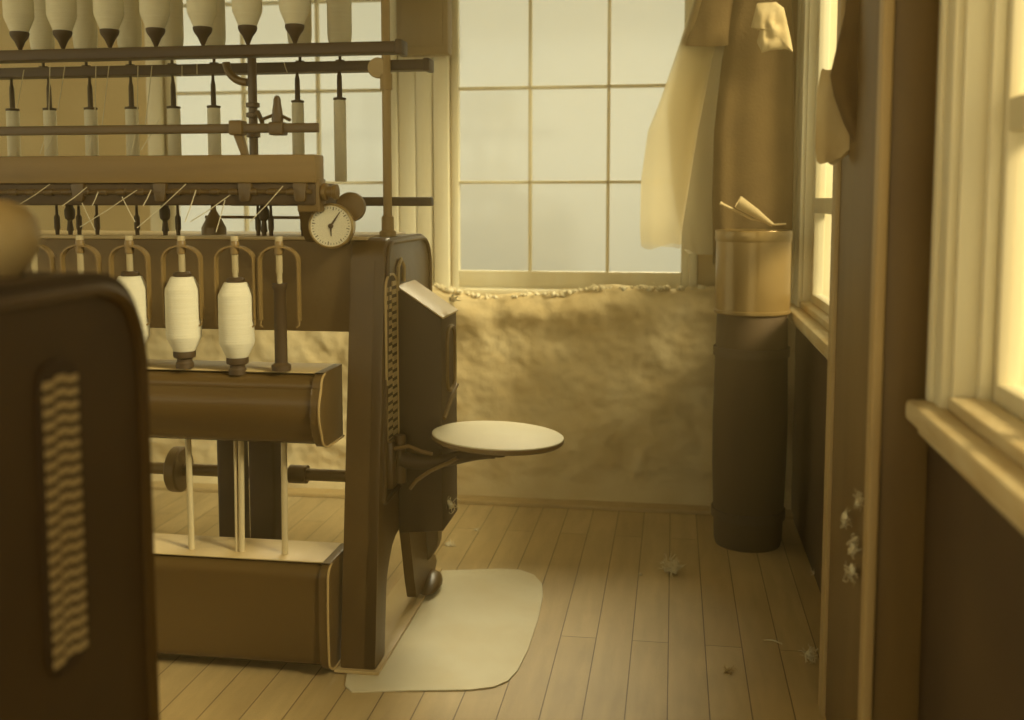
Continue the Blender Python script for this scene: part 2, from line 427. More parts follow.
# end frame: front post + rounded end plate with arched feet
prof = [(FB, 0.012), (FB + .085, 0.012), (FB + .11, .20), (FB + .17, .28), (2.67, .30), (2.71, .20), (2.74, .10), (2.77, .03), (3.02, .03), (3.02, .07), (2.89, .12), (2.86, .28), (BY - .03, .34), (BY, .6), (BY, TZ), (FY, TZ)]
rr = [.004, .004, .03, .05, .05, .03, .02, .01, .02, .03, .05, .05, .03, .01, .11, .055]
bm = BM(); prism(bm, round_poly(prof, rr, 7), 'x', EX - .028, EX, .006); obj('end_frame', bm, IRON, M_)
bm = BM(); prism(bm, round_poly([(FB, .012), (FB + .075, .012), (FY + .10, TZ), (FY, TZ)], [.003, .003, .01, .05], 6), 'x', EX - .087, EX - .002, .005); obj('front_post', bm, IRON, M_)
bm = BM(); prism(bm, round_poly([(FY + .02, .40), (BY - .02, .40), (BY - .02, TZ - .02), (FY + .02, TZ - .02)], [.01, .01, .1, .05], 6), 'x', EX - .002, EX + .006, .003)
# raised rim ring on the end plate
rim = round_poly([(FY - .045, .40), (BY - .012, .42), (BY - .012, TZ - .012), (FY + .012, TZ - .012)], [.01, .01, .10, .05], 7)
bm.free(); bm = BM(); tube(bm, [(EX + .003, y, z) for y, z in rim] + [(EX + .003,) + rim[0]], .006, 6); obj('rim_moulding', bm, IRON, M_)
# slotted grille strip
def grille(x, y0, y1, z0, z1, parent, cols=2, rows=22, tilt=0.012, face=PALEMETAL, lip=True):
    bm = BM()
    fr = round_poly([(y0, z0), (y1, z0), (y1, z1), (y0, z1)], (y1 - y0) * .45, 6)
    prism(bm, fr, 'x', x - .001, x + .004, .001, 0)
    w = (y1 - y0) / (cols + .4); h = (z1 - z0) / rows
    for r_ in range(1, rows - 1):
        for c in range(cols):
            yy = y0 + (c + .2) * w + w * .08; zz = z0 + r_ * h + (tilt if c % 2 else 0)
            box(bm, x + .004, x + .0062, yy, yy + w * .84, zz, zz + h * .56, 0, 1)
    if lip: tube(bm, [(x + .004, y, z) for y, z in fr] + [(x + .004,) + fr[0]], .0035, 6, 1)
    return obj('slotted_grille', bm, [IRON_DARK, face], parent, smooth=False)
grille(EX + .001, FY - .02, FY + .085, .50, .965, M_)
# foot plate
bm = BM(); prism(bm, [(EX - .10, FB - .01), (EX + .012, FB - .01), (EX + .005, 3.07), (EX - .10, 3.07)], 'z', 0.0035, 0.013, .003); obj('foot_plate', bm, PALEMETAL, M_)
# front cover panel behind the spindles, and the top deck
bm = BM(); box(bm, LX, EX - .07, FY + .018, FY + .05, Z_at(337, FY + .02), TZ - .006, .004); obj('cover_panel', bm, IRON_MATTE, M_)
bm = BM(); box(bm, LX, EX - .05, FY + .012, BY - .08, TZ - .006, TZ + .003, .002); obj('top_deck', bm, PALEMETAL, M_)  # pale colour stands for the lit top of the machine

# spindle rail: rounded drum shaped trough with its top paled for the light on it
SY = 2.322
z_top = .743
def drum(y0, y1, z0, z1, xr, name, m, mtop, bulge=.03):
    pf = [(y1, z1), (y0 + .02, z1)]
    for k in range(9):
        a = math.pi / 2 * k / 8
        pf.append((y0 + .03 - .03 * math.sin(a) , z1 - .004 - .03 * (1 - math.cos(a))))
    for k in range(9):
        t = k / 8
        pf.append((y0 - bulge * math.sin(math.pi * t) * .35, z1 - .035 - (z1 - z0 - .07) * t))
    for k in range(1, 9):
        a = math.pi / 2 * k / 8
        pf.append((y0 + .05 * (1 - math.cos(a)), z0 + .035 - .035 * math.sin(a)))
    pf.append((y1, z0))
    bm = BM(); prism(bm, pf, 'x', LX, xr, .004)
    o = obj(name, bm, m, M_, sharp=25)
    b = BM(); box(b, LX, xr - .004, y0 + .022, y1, z1, z1 + .003, .001); obj('top_plate', b, mtop, o)
    b = BM()
    pe = [(y0 - .008 + (p[0] - y0) * 1.02, p[1] + (0.004 if p[1] > (z0 + z1) / 2 else -.004)) for p in pf]
    prism(b, pe, 'x', xr - .016, xr + .006, .003); e = obj('end_cap', b, IRON, o, sharp=25)
    b = BM(); tube(b, [(xr + .0065, p[0], p[1]) for p in pe[2:]], .003, 6); obj('cap_highlight', b, BEAD, e if False else o)  # pale line drawn for the highlight along the cap edge
    return o
dr1 = drum(2.297, 2.455, .570, z_top, -.812, 'spindle_rail', DRUM, PALEMETAL, .05)
dr2 = drum(2.305, 2.47, 0.022, .282, -.806, 'lower_housing', DRUM, PALEMETAL, .01)
# vertical rods, posts and shafts between the two
for x0, x1, r_ in ((188, 192, .0075), (241, 242, .0075), (235, 237, .004), (284, 285, .0075)):
    a = at(x0, 436, 2.37); b_ = at(x1, 557, 2.37)
    bm = BM(); tube(bm, [(a.x, 2.37, .60), (b_.x, 2.37, .280)], r_, 12); obj('lifting_rod', bm, ROD, M_)
for x0, x1 in ((214, 236), (246, 272)):
    xa, xb = X_at(x0, 2.65), X_at(x1, 2.65)
    bm = BM(); prism(bm, round_poly([(xa, 2.62), (xb, 2.62), (xb, 2.70), (xa, 2.70)], .012, 3), 'z', .0, .70); obj('inner_post', bm, IRON_DARK, M_)
zc = Z_at(472, 2.75, 250)
bm = BM(); tube(bm, [(LX, 2.75, zc), (EX - .09, 2.75, zc)], .017, 16); lathe(bm, [(.017, 0), (.026, .0), (.026, .05), (.017, .05)], 16, (X_at(285, 2.75), 2.75, zc), 'x'); lathe(bm, [(.017, 0), (.06, 0), (.065, .004), (.065, .03), (.06, .034), (.017, .034)], 24, (X_at(165, 2.75), 2.75, zc - .0), 'x')
obj('drive_shaft', bm, STEEL_DULL, M_)

# roller beam
by0, by1 = 2.36, 2.425
zt, zb = at(200, 155, by0).z, at(200, 183, by0).z
xe = X_at(315, by0, 165)
bm = BM(); box(bm, LX, xe, by0, by1, zb, zt, .004); obj('roller_beam', bm, BEAMWOOD, M_)
bm = BM(); box(bm, LX, xe - .002, by0 + .006, by1 + .1, Z_at(205.5, by0 + .006, 200), zb, .006)
obj('roller_guard', bm, IRON_DARK, M_)
for px in (78, 160, 245, 300):
    X = X_at(px, by0, 190); b = BM(); prism(b, round_poly([(X - .012, zb - .045), (X + .012, zb - .045), (X + .018, zb), (X - .018, zb)], .006, 3), 'y', by0 - .004, by0 + .03, .002); obj('roller_bracket', b, IRON, M_)
# rollers hinted under the beam
bm = BM(); zr = Z_at(192, 2.36, 200); tube(bm, [(LX, by0 + .004, zr), (xe - .01, by0 + .004, zr)], .006, 10)
for k in range(34):
    X = LX + .05 + k * .048
    if X < xe - .03: lathe(bm, [(.006, 0), (.0085, .002), (.0085, .022), (.006, .024)], 12, (X, by0 + .004, zr), 'x')
obj('draw_roller', bm, IRON, M_)
# bracket carrying the roller beam on the end frame
bm = BM(); prism(bm, round_poly([(2.47, TZ - .01), (2.60, TZ - .01), (2.50, zb), (2.40, zb)], .02, 4), 'x', xe - .07, xe - .035, .004); obj('beam_bracket', bm, IRON, M_)

# long rails of the creel
CY = 2.37; RY = 2.66
ft, fb = at(200, 47, CY).z, at(200, 58, CY).z
xr_ = X_at(403, CY, 50)
bm = BM(); box(bm, LX, xr_, CY - .025, CY + .025, fb, ft, .003); box(bm, xr_ - .012, xr_ + .004, CY - .029, CY + .029, fb - .004, ft + .004, .003, 0); obj('front_creel_rail', bm, RAILWOOD, M_)
rt, rb = at(200, 65, RY).z, at(200, 75, RY).z; xr_ = X_at(430, RY, 65)
bm = BM(); box(bm, LX, xr_, RY - .025, RY + .025, rb, rt, .003); box(bm, xr_ - .012, xr_ + .004, RY - .029, RY + .029, rb - .003, rt + .003, .003); obj('rear_creel_rail', bm, RAILWOOD, M_)
lt, lb = at(400, 197, 2.72).z, at(400, 206, 2.72).z
bm = BM(); box(bm, -1.2, X_at(432, 2.72), 2.70, 2.74, lb, lt, .003); obj('lower_creel_rail', bm, RAILWOOD, M_)
gz = at(200, 129, 2.39).z; gx = X_at(320, 2.39)
bm = BM(); box(bm, LX, gx, 2.382, 2.397, gz - .011, gz + .011, .003); obj('guide_rail', bm, IRON, M_)
# uprights
ux = X_at(387, 2.62, 150)
bm = BM(); tube(bm, [(ux, 2.62, TZ), (ux, 2.62, 2.0)], .0115, 14)
lathe(bm, [(.0115, 0), (.022, 0), (.022, .012), (.016, .016), (.016, .05), (.0115, .055)], 16, (ux, 2.62, TZ))
lathe(bm, [(.0115, 0), (.016, 0), (.016, .04), (.0115, .04)], 14, (ux, 2.62, at(387, 90, 2.62).z))
obj('creel_upright', bm, BEAD, M_)
ux2 = X_at(253, 2.50, 110)
bm = BM(); tube(bm, [(ux2, 2.50, zt - .02), (ux2, 2.50, at(253, 60, 2.50).z + .03)], .011, 14)
for py_ in (138, 118, 108):
    lathe(bm, [(.011, 0), (.017, .002), (.017, .012), (.011, .014)], 14, (ux2, 2.50, at(253, py_, 2.50).z))
tube(bm, [(ux2, 2.50, at(253, 118, 2.5).z), (ux2 + .03, 2.46, at(253, 118, 2.5).z + .01), (ux2 + .06, 2.41, at(253, 122, 2.41).z)], .006, 8)
obj('guide_upright', bm, IRON, M_)
# guide rail clamps and conical knob
bm = BM(); box(bm, X_at(233, 2.39), X_at(246, 2.39), 2.372, 2.41, gz - .016, gz + .019, .004)
prism(bm, [(X_at(236, 2.39), gz - .016), (X_at(244, 2.39), gz - .016), (X_at(249, 2.39), zt), (X_at(243, 2.39), zt)], 'y', 2.382, 2.402, .002); obj('rail_clamp', bm, STEEL_DULL, M_)
kx = X_at(279, 2.387)
bm = BM(); box(bm, kx - .018, kx + .018, 2.372, 2.41, gz - .017, gz + .014, .004)
lathe(bm, [(.013, .012), (.014, .02), (.012, .04), (.009, .06), (.009, .066), (.006, .074), (0, .078)], 16, (kx, 2.388, gz))
tube(bm, [(kx - .035, 2.388, gz + .022), (kx - .012, 2.388, gz + .03), (kx + .012, 2.388, gz + .028), (kx + .032, 2.388, gz + .018)], .004, 8)
obj('adjusting_knob', bm, IRON, M_)
# arched bracket and pulley on the creel
bm = BM(); c0 = at(247, 62, 2.5)
tube(bm, [c0 + Vector((-.055 + .055 * (1 - math.cos(math.pi / 2 * k / 8)), 0, -.05 * math.sin(math.pi / 2 * k / 8))) for k in range(9)], .010, 10); obj('creel_bracket', bm, STEEL_DULL, M_)
bm = BM(); p0 = at(378, 68, 2.62)
lathe(bm, [(.006, -.01), (.024, -.01), (.026, -.006), (.018, 0), (.026, .006), (.024, .01), (.006, .01)], 24, p0, 'y'); obj('small_pulley', bm, PALEMETAL, M_)
# beam end casting next to the gauge
bm = BM(); c1 = at(325, 188, 2.39)
lathe(bm, [(0, 0), (.016, 0), (.016, .02), (.021, .022), (.021, .03), (.014, .032), (.014, .045), (.018, .047), (.018, .056), (0, .058)], 18, (xe - .012, 2.39, at(325, 192, 2.39).z), 'x')
box(bm, xe - .05, xe + .006, 2.37, 2.42, at(325, 212, 2.39).z, zb + .01, .004); obj('worm_gear_box', bm, STEEL_DULL, M_)
bm = BM(); lathe(bm, [(.008, 0), (.036, 0), (.036, .016), (.008, .016)], 32, at(350, 207, 2.45), 'y'); tube(bm, [(xe, 2.458, at(350, 207, 2.45).z), at(350, 207, 2.458)], .007, 8)
obj('gear_wheel', bm, STEEL_DULL, M_)

# dial gauge
def gauge(name, c, r, parent, n=(0.16, -0.99, 0)):
    n = Vector(n).normalized(); q = Vector((0, 0, 1)).rotation_difference(n).to_matrix()
    def tr(bm):
        for v in bm.verts: v.co = q @ v.co + Vector(c)
        return bm
    bm = BM(); lathe(bm, [(0, -.052), (r * .8, -.052), (r * .98, -.044), (r, -.005), (r, .001), (r * .93, .006), (r * .90, .003), (0, .0025)], 48)
    g = obj(name, tr(bm), DIALRIM, parent)
    bm = BM(); lathe(bm, [(0, .0027), (r * .895, .0027), (r * .895, .0035), (0, .0035)], 48); f = obj('dial_face', tr(bm), DIALFACE, g)
    bm = BM()
    for k in range(40):
        a = 2 * math.pi * k / 40; L = .08 if k % 5 else .14
        cs, sn = math.cos(a), math.sin(a)
        p, qn = Vector((cs, sn, 0)), Vector((-sn, cs, 0)); w = r * (.012 if k % 5 else .02)
        vs = [bm.verts.new(p * r * (.84 - L) + qn * -w + Vector((0, 0, .0038))), bm.verts.new(p * r * .84 + qn * -w + Vector((0, 0, .0038))), bm.verts.new(p * r * .84 + qn * w + Vector((0, 0, .0038))), bm.verts.new(p * r * (.84 - L) + qn * w + Vector((0, 0, .0038)))]
        bm.faces.new(vs)
    obj('scale_marks', tr(bm), INK, g, smooth=False)
    bm = BM()
    ez = q.inverted() @ Vector((0, 0, 1)); ex = q.inverted() @ Vector((1, 0, 0)); ex.z = 0; ex.normalize(); ez.z = 0; ez.normalize()
    lathe(bm, [(0, .004), (r * .11, .004), (r * .11, .007), (0, .008)], 16)
    for d, L, w in ((ex * .5 + ez * .75, .75, .05), (ez * -1 + ex * .04, .45, .05)):
        d = d.normalized(); s_ = Vector((-d.y, d.x, 0))
        a = [s_ * r * w, d * r * L + s_ * r * .015, d * r * L - s_ * r * .015, -s_ * r * w]
        lo = [bm.verts.new(p + Vector((0, 0, .005))) for p in a]; hi = [bm.verts.new(p + Vector((0, 0, .0058))) for p in a]
        bm.faces.new(lo); bm.faces.new(hi)
        for k in range(4): bm.faces.new((lo[k], lo[(k + 1) % 4], hi[(k + 1) % 4], hi[k]))
    obj('pointer', tr(bm), INK, g)
    return g
gauge('dial_gauge', at(331, 226, 2.41), .0545, M_)
bm = BM(); cgx = at(331, 226, 2.41); box(bm, cgx.x - .02, cgx.x + .02, 2.44, FY + .03, TZ - .015, cgx.z + .01, .004); obj('gauge_bracket', bm, IRON, M_)

# thread guides / stop motion hooks standing on the deck under the beam
def lever(px, kind):
    X = X_at(px, 2.53, 220); b = BM(); z0 = TZ; zz = Z_at(205, 2.53, 200) + .012
    if kind == 0:
        lathe(b, [(.005, 0), (.0055, .015), (.0075, .02), (.0075, .05), (.004, .056), (.003, zz - z0)], 10, (X, 2.53, z0))
    else:
        lathe(b, [(.006, 0), (.006, .012), (.009, .014), (.007, .03), (.006, .04), (.012, .046), (.0135, .055), (.0135, .068), (.010, .075), (.006, zz - z0 + .01)], 14, (X, 2.53, z0))
    return obj('stop_lever', b, IRON_DARK, M_)
for px, k in ((57, 0), (70, 1), (79, 0), (97, 0), (137, 0), (165, 1), (178, 0), (258, 0), (264, 1), (271, 0), (303, 0)): lever(px, k)
bm = BM(); zr2 = Z_at(217, 2.66, 250); tube(bm, [(X_at(205, 2.66), 2.66, zr2), (X_at(330, 2.66), 2.66, zr2 - .002)], .004, 8); obj('stop_rod', bm, IRON, M_)
for px in (207, 324):
    bm = BM(); tube(bm, [(X_at(px, 2.66), 2.66, TZ), (X_at(px, 2.66), 2.66, zr2 + .004)], .006, 8); obj('rod_stand', bm, IRON, M_)

# spindles with resting flyers
spx = [36, 82, 131, 183, 236, 280]
zsp = z_top + .003
ztopsp = at(200, 236, SY).z
FLY_R = .0475
for i, px in enumerate(spx):
    X = X_at(px, SY, 300)
    b = BM(); lathe(b, [(.012, 0), (.012, .002), (.0062, .0025), (.0064, .2), (.0064, .232), (.0078, .234), (.0078, ztopsp - zsp - .02), (.009, ztopsp - zsp - .018), (.009, ztopsp - zsp)], 14, (X, SY, zsp))
    s = obj('spindle', b, ROD, M_)
    # flyer: two arms arching over the bobbin
    b = BM(); zt_ = at(200, 246, SY).z
    for sgn in (-1, 1):
        cen = []
        for k in range(11):
            a = math.pi / 2 * k / 10
            cen.append((FLY_R * math.sin(a), zt_ - .034 * (1 - math.cos(a))))
        cen += [(FLY_R, zt_ - .034 - .035 * k) for k in range(1, 5)]
        prev_ = None
        for k, (rx, zz) in enumerate(cen):
            hw = .0115 - .005 * k / len(cen); th = .0022
            n0 = cen[max(k - 1, 0)]; n1 = cen[min(k + 1, len(cen) - 1)]
            tx, tz = n1[0] - n0[0], n1[1] - n0[1]; ll = math.hypot(tx, tz); nx_, nz_ = -tz / ll * th, tx / ll * th
            ring = [b.verts.new((X + sgn * (rx + sx * nx_), SY + sy * hw, zz + sx * nz_)) for sx, sy in ((1, -1), (1, 1), (-1, 1), (-1, -1))]
            if prev_:
                for q in range(4): b.faces.new((prev_[q], prev_[(q + 1) % 4], ring[(q + 1) % 4], ring[q]))
            else: b.faces.new(ring)
            prev_ = ring
        b.faces.new(prev_[::-1])
        tube(b, [(X + sgn * FLY_R, SY, cen[-1][1] + .004), (X + sgn * FLY_R, SY - .004, cen[-1][1] - .012), (X + sgn * (FLY_R - .006), SY - .006, cen[-1][1] - .016)], .0022, 6)
    lathe(b, [(.0079, -.02), (.0105, -.018), (.011, -.006), (.011, .004), (.0095, .012), (.0079, .014)], 14, (X, SY, zt_))
    obj('flyer', b, FLYER, s)
    if i in (0, 1):
        pass
# whorl/bare bobbin at the last position is dark wood
def yarn_bobbin():
    t = thing('yarn_bobbin', '', 'bobbin', (0, 0, 0), 'full yarn bobbins on the spindles')
    b = BM(); lathe(b, [(.0066, .041), (.025, .041), (.027, .045), (.0405, .073), (.0415, .078), (.0415, .186), (.0405, .191), (.028, .217), (.026, .219), (.0066, .22)], 40); obj('yarn', b, YARN, t)
    b = BM(); lathe(b, [(.0066, .216), (.019, .217), (.021, .221), (.021, .227), (.017, .231), (.0066, .231)], 28); obj('bobbin_cap', b, IRON_DARK, t)
    b = BM(); lathe(b, [(.018, 0), (.021, .0), (.021, .012), (.018, .016), (.018, .022), (.0255, .026), (.0265, .032), (.026, .041), (.0066, .041)], 28); obj('bobbin_base', b, IRON_DARK, t)
    return t
zb0 = zsp + .003
yb = yarn_bobbin()
labs = {131: 'white yarn bobbin half hidden behind the near machine end', 183: 'whole white yarn bobbin on spindle right of the half hidden one', 236: 'full white yarn bobbin on spindle nearest the empty spindle'}
first = True
for px in (131, 183, 236):
    loc = Vector((X_at(px, SY, 300), SY, zb0 + (-.012 if px == 236 else 0.0)))
    if first: yb.location = loc; yb['label'] = labs[px]; first = False
    else: dup(yb, loc, labs[px])
# empty bobbin
t = thing('empty_bobbin', 'dark empty bobbin on the last spindle below the gauge', 'bobbin', (X_at(280, SY, 300), SY, zb0))
b = BM(); lathe(b, [(.0062, 0), (.023, 0), (.023, .012), (.015, .018), (.0145, .19), (.018, .196), (.018, .206), (.0062, .206)], 24, (t.location)); obj('barrel', b, IRON_DARK, t)

# gear guard box on the machine end
gb0, gb1 = 2.581, 2.767; gxr = -.584
zt0 = at(397, 287, gb0).z; zt1 = at(442, 319, gb0).z; zbt = at(430, 535, gb0).z
bm = BM(); prism(bm, [(EX + .001, zbt), (gxr, zbt + .012), (gxr, zt1), (EX + .001, zt0)], 'y', gb0, gb1, .004); gg = obj('gear_guard', bm, IRON_DARK, M_)
bm = BM(); prism(bm, [(EX + .002, zt0 + .0045), (gxr + .004, zt1 + .0045), (gxr + .004, zt1), (EX + .002, zt0 + .0005)], 'y', gb0 - .003, gb1 + .003, .001); obj('sloping_lid', bm, PALEMETAL, gg)  # pale colour stands for light falling on the slope
bm = BM()
slot = round_poly([(gb0 + .05, zt1 - .20), (gb1 - .04, zt1 - .20), (gb1 - .04, zt1 - .03), (gb0 + .05, zt1 - .03)], .05, 6)
tube(bm, [(gxr + .002, y, z) for y, z in slot] + [(gxr + .002,) + slot[0]], .006, 6)
tube(bm, [(gxr + .002, gb0 + .01, zt1 - .26), (gxr + .004, gb0 + .06, zt1 - .235), (gxr + .002, gb1 - .01, zt1 - .20)], .006, 6); obj('slot_moulding', bm, STEEL_DULL, gg)
bm = BM(); ya_ = gb0 + .03; tube(bm, [(EX + .004, ya_ - .03, zt0 - .01), (EX + .006, ya_ - .028, zt0 + .05), (EX + .006, ya_, zt0 + .07), (EX + .006, ya_ + .03, zt0 + .05), (EX + .004, ya_ + .035, zt0 + .01)], .005, 8); obj('arched_handle', bm, PALEMETAL, M_)
# cast foot with boot-like toe under the guard
bm = BM(); 
ft_ = atZ(436, 580, .013)
prism(bm, round_poly([(EX - .02, zbt + .02), (EX - .01, .018), (ft_.x, .018), (ft_.x, .04), (ft_.x - .035, .075), (EX + .03, .12), (EX + .035, zbt + .02)], [0, .01, .012, .02, .05, .05, 0], 5), 'y', 2.90, 2.955, .006)
toe = BM(); lathe(toe, [(0, 0), (.030, 0), (.034, .008), (.032, .02), (.022, .034), (.008, .042), (0, .043)], 24)
for v in toe.verts: v.co = Vector((EX + .008 + v.co.x * .95, 2.905 + v.co.y * 2.3, .0132 + v.co.z * (.85 + 8 * v.co.y)))
add_bm(bm, toe); obj('cast_foot', bm, IRON, M_)
# hooked ornaments of the seat hinge
bm = BM(); zh = at(400, 455, 2.53).z
box(bm, EX + .001, EX + .022, FY - .03, FY + .05, zh - .07, zh + .05, .006)
lathe(bm, [(.006, -.06), (.015, -.06), (.015, .06), (.006, .06)], 16, (EX + .03, FY + .01, zh)); obj('hinge_block', bm, IRON, M_)

# ------------------------------------------------------------------ swing stool
sc_ = at(498, 434, 2.53)
st = thing('swing_stool', 'round pale wooden seat on iron swing arm off machine end', 'stool', sc_)
TILT = Matrix.Rotation(R(2.6), 3, 'Y') @ Matrix.Rotation(R(-1.0), 3, 'X')
def tilted(bm):
    for v in bm.verts: v.co = TILT @ v.co + sc_
    return bm
sr = .166
bm = BM(); lathe(bm, [(0, 0), (sr - .004, 0), (sr - .001, -.0015), (sr - .001, -.004), (0, -.004)], 72); obj('seat_top', tilted(bm), SEATTOP, st)
bm = BM(); lathe(bm, [(0, -.004), (sr - .001, -.004), (sr, -.006), (sr, -.012), (sr - .006, -.017), (0, -.017)], 72); obj('seat_rim', tilted(bm), SEATRIM, st)
bm = BM(); lathe(bm, [(.07, -.017), (.06, -.024), (.03, -.03), (.022, -.055), (0, -.055)], 24); tilted(bm)
h0 = Vector((EX + .03, FY + .01, zh))
pth = []
for k in range(13):
    t_ = k / 12; p = h0.lerp(sc_ + Vector((-.01, 0, -.042)), t_); p.z += -.03 * math.sin(math.pi * t_) * (1 - t_) ; pth.append(p)
tube(bm, pth, [.022 - .006 * math.sin(math.pi * k / 12) for k in range(13)], 12); obj('swing_arm', bm, IRON_DARK, st)
bm = BM(); pts = [h0 + Vector((.03, -.02, -.07)), h0 + Vector((.05, -.03, -.045)), h0 + Vector((.085, -.03, -.02)), h0 + Vector((.13, -.02, .0)), h0 + Vector((.15, -.02, .012))]
tube(bm, pts, .005, 8); obj('curved_stay', bm, STEEL_DULL, st)
bm = BM(); pts = [h0 + Vector((-.01, -.025, .03)), h0 + Vector((.03, -.03, .04)), h0 + Vector((.06, -.03, .028)), h0 + Vector((.09, -.03, .022))]
tube(bm, pts, .005, 8); obj('hook_spring', bm, STEEL_DULL, st)

# ------------------------------------------------------------------ creel bobbins
s45 = px2m(CY)
def creel_cone():
    t = thing('yarn_cone', '', 'bobbin', (0, 0, 0), 'pointed yarn bobbins on the front top rail')
    b = BM(); lathe(b, [(.006, .040), (.018, .040), (.022, .048), (.034, .078), (.035, .085), (.035, .20), (.02, .22), (.006, .222)], 32); obj('yarn', b, YARN, t)
    b = BM(); lathe(b, [(0, 0), (.003, .001), (.012, .022), (.0205, .034), (.0225, .040), (.0225, .045), (.019, .047)], 24); obj('pointed_tip', b, IRON_DARK, t)
    return t
cc = creel_cone()
names = ['first', 'second', 'third', 'fourth', 'fifth', 'sixth', 'seventh']
for i, px in enumerate((20, 63, 110, 156, 203, 248, 295)):
    loc = Vector((X_at(px, CY, 46), CY, ft))
    lab = 'white yarn bobbin with dark pointed tip on front top rail, %s from the left' % names[i]
    if i == 0: cc.location = loc; cc['label'] = lab
    else: dup(cc, loc, lab)
def creel_barrel():
    t = thing('yarn_barrel', '', 'bobbin', (0, 0, 0), 'blunt yarn bobbins on the rear top rail')
    b = BM(); lathe(b, [(.0045, .036), (.016, .036), (.024, .041), (.030, .054), (.032, .072), (.032, .18), (.02, .20), (.006, .2)], 28); obj('yarn', b, YARN, t)
    b = BM(); lathe(b, [(0, 0), (.012, 0), (.012, .005), (.004, .006), (.004, .215), (0, .216)], 14); obj('core', b, IRON_DARK, t)
    return t
cb = creel_barrel()
for i, px in enumerate((43, 86, 130, 172, 214, 300, 340)):
    loc = Vector((X_at(px, RY, 60), RY, rt))
    lab = 'pale blunt yarn bobbin on rear top rail, %s from the left' % names[i]
    if i == 0: cb.location = loc; cb['label'] = lab
    else: dup(cb, loc, lab)
# hanging skewers with white tubes below the rear rail
def skewer(top_py, bot_py, Y, wpx, capped=True):
    zt_, zb_ = at(200, top_py, Y).z, at(200, bot_py, Y).z
    L = rb - zb_; tl = zt_ - zb_
    t = thing('skewer_bobbin', '', 'bobbin', (0, 0, 0), 'slim yarn tubes hanging under the rear rail')
    r_ = wpx / 2 * px2m(Y)
    b = BM(); lathe(b, [(.004, 0), (r_ * .9, 0), (r_, .004), (r_, tl - .006), (r_ * .9, tl), (.004, tl)], 24); obj('yarn', b, YARN, t)
    b = BM(); lathe(b, [(r_ * .95, tl - .001), (r_ * 1.05, tl), (r_ * 1.05, tl + .005), (.007, tl + .007), (.0065, tl + .06), (.004, tl + .072), (.0035, L), (0, L)], 16); obj('skewer', b, IRON_DARK, t)
    return t
ss = skewer(108, 158, RY, 13.5)
zsk = at(200, 158, RY).z
for i, px in enumerate((13, 50, 91, 132, 174, 214)):
    loc = Vector((X_at(px, RY, 120), RY, zsk)); lab = 'slim white yarn tube on dark skewer behind the guide rail, %s from the left' % names[i]
    if i == 0: ss.location = loc; ss['label'] = lab
    else: dup(ss, loc, lab)
for px, tp, bt, lab, gr in ((298, 104, 156, 'short two-tone yarn tube on skewer beside the conical knob', 1), (340, 102, 182, 'tallest slim yarn tube on skewer, standing before the window above gauge', 1)):
    q = skewer(tp, bt, RY, 12.5); q.location = (X_at(px, RY, 120), RY, at(200, bt, RY).z); q['label'] = lab

# yarn threads
def thread(a, b_, Ya, Yb, label, group):
    p, q = at(a[0], a[1], Ya), at(b_[0], b_[1], Yb)
    bm = BM(); tube(bm, [p, p.lerp(q, .5) + Vector((0, 0, -.002)), q], .0012, 5)
    tag(obj('yarn_thread', bm, THREAD), label, 'thread', group)
up = [((24, 70), (17, 108)), ((65, 66), (58, 110)), ((50, 66), (49, 110)), ((96, 66), (95, 112)), ((109, 66), (102, 127)), ((138, 66), (137, 127)), ((152, 66), (145, 127)), ((48, 127), (40, 154)), ((57, 128), (44, 154)), ((94, 128), (87, 154)), ((137, 127), (131, 154)), ((160, 118), (141, 150)), ((182, 66), (182, 76)), ((197, 64), (197, 74)), ((284, 62), (287, 72))]
for a, b_ in up: thread(a, b_, RY - .03 if a[1] < 100 else 2.39, 2.39, 'thin pale yarn thread running down from top rails to roller beam', 'threads above the roller beam')
lo = [((50, 184), (20, 204)), ((87, 187), (62, 206)), ((98, 192), (92, 206)), ((137, 190), (80, 227)), ((122, 197), (135, 222)), ((82, 203), (95, 230)), ((151, 190), (143, 206)), ((186, 184), (137, 228)), ((196, 190), (185, 222)), ((230, 195), (190, 222)), ((283, 186), (250, 222)), ((225, 200), (216, 232))]
for a, b_ in lo: thread(a, b_, 2.352, SY, 'thin pale yarn thread slanting between draw rollers and spindles', 'threads below the roller beam')

# oil can on the deck
ox = X_at(214, 2.60, 230)
t = thing('oil_can', 'small dark conical oil can standing on machine deck below roller beam', 'oil can', (ox, 2.60, TZ + .003))
b = BM(); lathe(b, [(0, .0), (.032, 0), (.032, .018), (.03, .022), (.011, .058), (.009, .062), (0, .062)], 28, (ox, 2.60, TZ + .003)); obj('body', b, STEEL_DULL, t)
b = BM(); lathe(b, [(.008, .062), (.006, .085), (.0035, .10), (0, .1)], 14, (ox, 2.60, TZ + .003)); obj('spout', b, STEEL_DULL, t)

